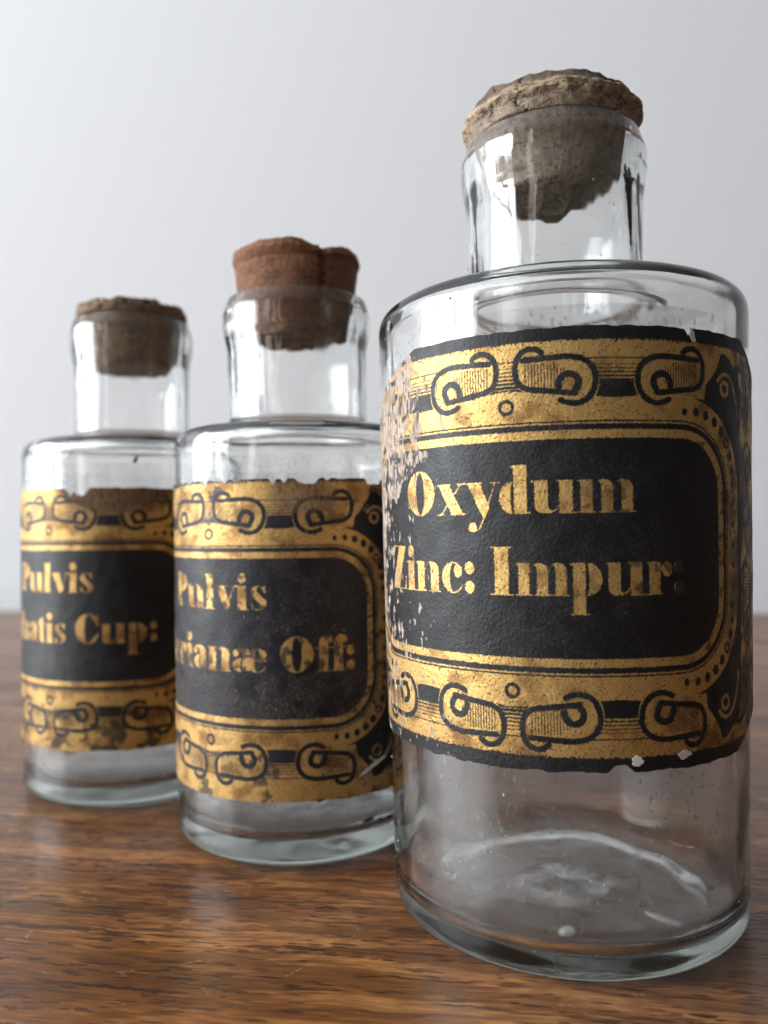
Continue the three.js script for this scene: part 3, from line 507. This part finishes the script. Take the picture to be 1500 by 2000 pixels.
// 1: the large bottle
const B1 = { x: 0.03532, z: -0.16064, R: 36, k: 0.058, Hs: 118.4, Hl: 151.6, rn: 17.45, rl: 18.5, rb: 29.5, sr: 5.0, wall: 1.8, neckWall: 1.9, floor: 3.0, scuff: 0.05, pontil: 2.8, seed: 3, film: 0.62, haze: 0.15, dust: 330 };
const peel = [[36, -20], [33, -19.5], [30, -18.5], [26, -17.2], [22, -17.5], [19, -18.8], [16.5, -16.4], [14, -19], [11, -25], [8, -29], [3, -33], [-6, -36], [-20, -38], [-36, -42]];
const peelAt = (v) => { for (let i = 1; i < peel.length; i++) if (v > peel[i][0]) return lerp(peel[i][1], peel[i - 1][1], (v - peel[i][0]) / (peel[i - 1][0] - peel[i][0])); return -42; };
const g1 = bottle('apothecary_bottle', 'largest clear glass bottle, label reading Oxydum Zinc: Impur:, frayed grey brown cork', B1, {
  label: 'frayed grey brown cork with a ragged overhanging rim',
  pts: [[1e-4, 141.2], [11.6, 141.2, 1.0], [12.8, 143.5, 2], [14.7, 149.5, 2], [14.8, 151.9, 0.3], [16.6, 152.15, 0.6], [16.9, 154.4, 1], [17.7, 155.5, 0.6], [17.8, 156.5, 0.7], [16.9, 157.2, 0.6], [16.3, 157.3, 0.4], [15.9, 159.3, 0.8], [14.2, 160.0, 1], [1e-4, 159.7]],
  move: (t, v) => {
    const [c, q] = ring(t, 1), y = v.y, r = v.x;
    const rim = smooth(153.6, 155.2, y) * smooth(157.6, 156.9, y) * smooth(14, 16, r), out = smooth(151.5, 152.5, y);
    v.x += rim * ((fbm(c * 6, q * 6, y / 1.4, 4) - 0.5) * 1.3 + 0.15) + out * (fbm(c * 3, q * 3, y / 3, 3) - 0.5) * 0.9 * clamp(r / 8) + (1 - out) * (fbm(c * 2.2 + 9, q * 2.2, y / 7, 3) - 0.5) * 0.8 * clamp(r / 8);
    v.x -= out * crack(t, y, 15, 3, 0.022) * 0.7 * smooth(150, 152, r + 136) * smooth(8, 12, r);
    v.y += rim * (fbm(c * 4 + 3, q * 4, 2, 3) - 0.5) * 1.5 + smooth(157.2, 159, y) * ((fbm((c * r) / 6, (q * r) / 6, 4, 4) - 0.5) * 2.2 - 0.7 * smooth(0.2, 1, q * 0.4 - c) * (r / 15)) + smooth(147, 142, y) * ((fbm((c * r) / 4 + 7, (q * r) / 4, 4, 3) - 0.5) * 2.6 + 2.2 * smooth(3, 8, q * r));
  },
  tint: (t, y, r) => {
    const [c, q] = ring(t, 1), f = fbm(c * 4, q * 4, y / 3, 3), rim = smooth(154.2, 155.4, y) * smooth(157.9, 157.1, y) * smooth(15.5, 16.8, r), top = smooth(157.2, 158.2, y);
    let k = mix3([0.28, 0.215, 0.165], [0.47, 0.375, 0.29], f);
    k = mix3(k, [0.50, 0.40, 0.27], rim * (0.4 + 0.6 * f)); k = mix3(k, mix3([0.09, 0.065, 0.05], [0.24, 0.17, 0.125], f), top);
    return mix3(k, [0.05, 0.035, 0.025], smooth(151.8, 152.4, y) * crack(t, y, 15, 3, 0.022) * 0.8 + smooth(0.62, 0.8, noise(c * 7, q * 7, y / 2)) * 0.3);
  },
}, {
  label: 'black and gold label reading Oxydum Zinc: Impur:, peeled to pinkish paper at one side',
  s0: -15.8, yc: 71, edge: 33.2, ink: [15, 15, 18], lines: [['Oxydum', -22.4, 20.6, 5.7], ['Zinc: Impur:', -29.6, 29.6, -7.5]],
  top: (u) => 35.3 + edgeN(u, 1.5, 0.5) - (u < -19 ? clamp((-19 - u) * 0.42, 0, 9) * (0.8 + 0.4 * noise(u / 2, 3)) : 0) - clamp((u - 46) * 0.55, 0, 9) - 1.1 * smooth(0.9, 0, Math.abs(u - 30.6)),
  bot: (u) => -35.4 + edgeN(u, 8.5, 0.7) + 1.3 * smooth(2.4, 0.6, Math.abs(u - 17.5)) + clamp((u - 44) * 0.5, 0, 9),
  left: (v) => -57 + edgeN(v, 31), right: (v) => 56.3 + edgeN(v, 12, 0.8),
  lift: (u, v) => smooth(48, 56, u) * (0.5 + 0.7 * noise(v / 7, 3)),
  wear: (u, v, f1, f2, f3, f4) => {
    const d = peelAt(v) + 0.3 - u + 8 * (fbm(u / 3.5, v / 3.5, 21, 4) - 0.5);
    const keep = smooth(0.57, 0.63, fbm(u / 2.4, v / 2.8, 22, 3)) * (v < 12 ? 1 : 0.85) + smooth(0.6, 0.67, noise(u / 0.9, v / 1.9, 24)) * 0.6;
    const chips = smooth(0.73, 0.77, fbm(u * 0.85, v * 0.42, 23, 3) + 0.13 * smooth(-14, -32, u) * smooth(20, -4, v)) * smooth(-4, -20, u);
    const flecks = smooth(0.80, 0.83, noise(u * 1.1, v * 1.1, 25)) * smooth(0.55, 0.8, noise(u / 9, v / 9, 26)) * 0.3 * smooth(12, -10, u);
    let p = smooth(0, 0.5, d) * (1 - clamp(keep) * 0.92);
    p = Math.max(p, chips, flecks * (Math.abs(v) > 20 ? 0 : 0.7));
    const edge = smooth(33.0, 33.5, Math.abs(v) + 1.5 * (f2 - 0.5));
    return { paper: clamp(p), loss: Math.max(edge, u > 27.4 && u < 34 && Math.abs(v + 5) < 4 ? 0.8 : 0, Math.abs(v) < 17 ? 0.5 * smooth(0.52, 0.68, fbm(u / 2.2, v / 2.2, 27, 3)) * smooth(5, 22, u) : 0, 0.65 * smooth(0.4, 0.62, fbm(u / 3, v / 5, 28, 3)) * smooth(36, 46, u)), stain: smooth(0.55, 0.8, f3) * 0.6 + smooth(26, 33, v < 0 ? -v : 0) * f2 * 0.8, brown: 0.25 * smooth(0.5, 0.8, noise(u / 2, v / 2, 29)) };
  },
});
stick(B1, g1, 'paper_fleck', 24.5, 105.2, 1.1, 2.6, 0.3, 4, chalk, 0.5);
stick(B1, g1, 'paper_fleck', 7.0, 37.3, 2.2, 1.5, 0.2, 9, chalk, 0.4);
stick(B1, g1, 'paper_fleck', 21.0, 37.6, 2.4, 1.5, 0.1, 12, chalk, 0.4);
stick(B1, g1, 'residue_speck', -41, 113.5, 0.28, 0.55, 0, 3, tar, 0.05);
stick(B1, g1, 'residue_speck', 34.5, 36.4, 0.22, 1.2, 0, 6, tar, 0.05);

// 2: the middle bottle
const B2 = { x: -0.02176, z: -0.20356, R: 30.9, k: 0.005, Hs: 99.4, Hl: 132.6, rn: 17.65, rl: 18.8, rb: 26.7, sr: 4.5, wall: 1.6, neckWall: 1.7, floor: 4.6, scuff: 0.14, pontil: 2.0, seed: 11, film: 0.5, haze: 0.17, dust: 160 };
const g2 = bottle('apothecary_bottle_001', 'clear glass bottle between two others, label ending Off:, tall reddish brown cork', B2, {
  label: 'reddish brown cork standing high above the lip, notched top edge',
  pts: [[1e-4, 123.4], [11.8, 123.4, 1.5], [12.8, 125.5, 2], [14.8, 132, 3], [15.2, 136, 3], [15.7, 141, 1], [16.4, 142.6, 0.8], [15.9, 144.4, 0.6], [1e-4, 144.6]],
  move: (t, v) => {
    const [c, q] = ring(t, 1), y = v.y, r = v.x, top = smooth(140.5, 143.5, y);
    v.x += ((fbm(c * 2, q * 2, y / 5, 2) - 0.5) * 0.5 + top * (fbm(c * 7, q * 7, y / 2, 3) - 0.5) * 0.6) * clamp(r / 6) - 0.25 * smooth(0.35, 0.1, Math.abs(y - 140.6)) * clamp(r / 12);
    const a = Math.abs(Math.atan2(Math.sin(t - 0.55), Math.cos(t - 0.55)));
    v.x -= smooth(0.11, 0.015, a) * smooth(128, 138, y) * 1.9 * smooth(9, 14, r);
    v.y += top * smooth(6, 14, r) * ((fbm(c * 4, q * 4, 6, 3) - 0.5) * 1.6 - smooth(0.42, 0.10, a) * 1.3) + (y < 124 ? (fbm((c * r) / 4, (q * r) / 4, 6, 3) - 0.5) * 2 : 0);
  },
  tint: (t, y, r) => {
    const [c, q] = ring(t, 1), f = fbm(c * 2, q * 2, y / 1.3, 3);
    const k = mix3([0.15, 0.062, 0.03], [0.37, 0.165, 0.078], f);
    return k;
  },
}, {
  label: 'black and gold label with speckled panel and scalloped top edge, reading Pulvis and Off:',
  s0: -18.7, yc: 50.9, edge: 36, ink: [17, 16, 25], lines: [['Pulvis', -15.2, 15.0, 6.2], ['Valerianæ Off:', -35, 34.6, -7.4]],
  top: (u) => 34.9 + edgeN(u, 2.5, 0.5) - 1.2 * smooth(0.55, 0.75, noise(u / 2.6, 5)) , bot: (u) => -35.4 + edgeN(u, 3.5, 0.8),
  left: (v) => -57 + edgeN(v, 33), right: (v) => 56 + edgeN(v, 14),
  wear: (u, v, f1, f2, f3, f4) => {
    const low = smooth(4, -14, v), panel = Math.abs(v) < 18 ? 1 : 0;
    const sp = smooth(0.62, 0.74, 0.55 * f4 + 0.45 * f1 + 0.10 * low) * smooth(0.38, 0.6, f3 + 0.08 * low) * panel;
    const chip = smooth(0.78, 0.81, fbm(u * 0.7, v * 0.45, 31, 3) + 0.06 * smooth(-10, -30, u)) * 0.9;
    const rub = smooth(0.62, 0.72, fbm(u / 4, v / 4, 33, 4)) * smooth(22, 26, Math.abs(v));
    const a = ((u - 23) / 8) ** 2 + ((v - 31) / 4) ** 2, tear = smooth(1.2, 0.5, a + (f2 - 0.5) * 0.8) * 0.85;
    return { paper: clamp(Math.max(sp * 0.75, chip, tear * 0.75)), loss: clamp(rub * 0.55 + smooth(34.0, 34.6, v + (f2 - 0.5)) * 0.9 + (Math.abs(v) < 17 ? 0.62 * smooth(0.5, 0.68, fbm(u / 2.4, v / 2.4, 37, 3)) : 0)), stain: 0.15 + 0.6 * smooth(0.45, 0.7, f3), brown: 0.45 + 0.4 * f3 };
  },
});
stick(B2, g2, 'paint_smear', 36.5, 21.6, 7.5, 1.0, 0.42, 5, chalk, 0.45);
stick(B2, g2, 'paint_smear', 48, 36.2, 1.6, 2.2, 0.2, 8, chalk, 0.45);
stick(B2, g2, 'residue_speck', 34, 9.6, 3.0, 0.9, 0.2, 3, tar, 0.15);
stick(B2, g2, 'residue_speck', 40.4, 9.0, 0.8, 0.8, 0, 4, tar, 0.15);
stick(B2, g2, 'residue_speck', 45.5, 8.8, 1.6, 0.8, -0.2, 5, tar, 0.15);

// 3: the small bottle behind
const B3 = { x: -0.07673, z: -0.24262, R: 31.2, k: 0.0014, Hs: 101.4, Hl: 138, rn: 16.8, rl: 18.0, rb: 27.1, sr: 4.5, wall: 1.6, neckWall: 1.7, floor: 4.0, scuff: 0.16, pontil: 1.6, seed: 23, film: 0.42, haze: 0.2, dust: 60 };
const g3 = bottle('apothecary_bottle_002', 'clear glass bottle, label ending Cup:, flat brown cork with crumbled top', B3, {
  label: 'brown cork pushed deep into the neck, crumbled dark top',
  pts: [[1e-4, 123.6], [11.0, 123.6, 2.5], [12.6, 126.5, 2], [14.2, 137.6, 1], [14.5, 138.6, 0.3], [15.9, 138.8, 0.6], [16.4, 140.4, 1], [15.6, 142.3, 1], [1e-4, 142.6]],
  move: (t, v) => {
    const [c, q] = ring(t, 1), y = v.y, r = v.x, top = smooth(138.4, 139.6, y);
    v.x += ((fbm(c * 2.2, q * 2.2, y / 6, 3) - 0.5) * 0.7 + top * (fbm(c * 6, q * 6, y / 2, 3) - 0.5) * 1.4) * clamp(r / 6);
    v.y += smooth(140, 142, y) * (fbm((c * r) / 4, (q * r) / 4, 8, 4) - 0.5) * 2.6;
  },
  tint: (t, y, r) => {
    const [c, q] = ring(t, 1), f = fbm(c * 3.4, q * 3.4, y / 3, 3);
    let k = mix3([0.24, 0.15, 0.09], [0.46, 0.32, 0.21], f);
    k = mix3(k, [0.05, 0.035, 0.028], smooth(139.4, 141, y) * smooth(0.42, 0.6, fbm(c * 6, q * 6, y, 3)));
    return mix3(k, [0.40, 0.27, 0.13], smooth(141.4, 142.3, y) * 0.5);
  },
}, {
  label: 'black and gold label torn brown along its top edge, reading Pulvis and Cup:',
  s0: -14.5, yc: 52.3, edge: 36, ink: [15, 14, 17], lines: [['Pulvis', -15.6, 13.8, 6.2], ['Sulphatis Cup:', -38.5, 30.4, -7.4]],
  top: (u) => 34.1 + edgeN(u, 4.5, 0.7) - 1.8 * smooth(5, 7, u) * smooth(13, 11, u) * (0.5 + noise(u, 2)), bot: (u) => -35.8 + edgeN(u, 6.5, 0.6),
  left: (v) => -57 + edgeN(v, 35), right: (v) => 56 + edgeN(v, 16),
  wear: (u, v, f1, f2, f3, f4) => {
    const a = ((u - 19) / 15) ** 2 + ((v - 34.5) / 7.5) ** 2, tear = smooth(1.15, 0.75, a + (f2 - 0.5) * 0.7);
    const rub = smooth(0.5, 0.62, fbm(u / 4, v / 4, 43, 4)) * smooth(-23, -27, v);
    return { paper: clamp(Math.max(tear * 0.95, smooth(0.8, 0.84, fbm(u * 0.8, v * 0.8, 45, 3)) * 0.6)), loss: clamp(rub * 0.6), stain: 0.25 + 0.5 * smooth(0.45, 0.7, f3) + 0.4 * rub, brown: 0.75 + 0.25 * f3 };
  },
});
stick(B3, g3, 'residue_speck', 18.7, 94, 1.0, 2.2, -0.4, 7, tar, 0.1);

// ------------------------------------------------------------------ crumbs lying inside the large bottle
{
  const c = mesh('paper_crumb', speck(1.5, 1.1, 1.0, 5, 3), chalk); c.position.set(B1.x - 0.0050, 0.0052, B1.z + 0.0240); c.rotation.z = 0.4;
  c.userData = { label: 'small white crumb lying on the floor of the largest bottle', category: 'crumb' };
  const s = mesh('paper_sliver', speck(3.6, 0.45, 0.9, 8, 3), lint); s.position.set(B1.x + 0.0132, 0.0048, B1.z + 0.0185); s.rotation.set(0, -0.75, -0.1);
  s.userData = { label: 'pale pointed sliver lying on the floor of the largest bottle', category: 'sliver' };
}

renderer.render(scene, camera);
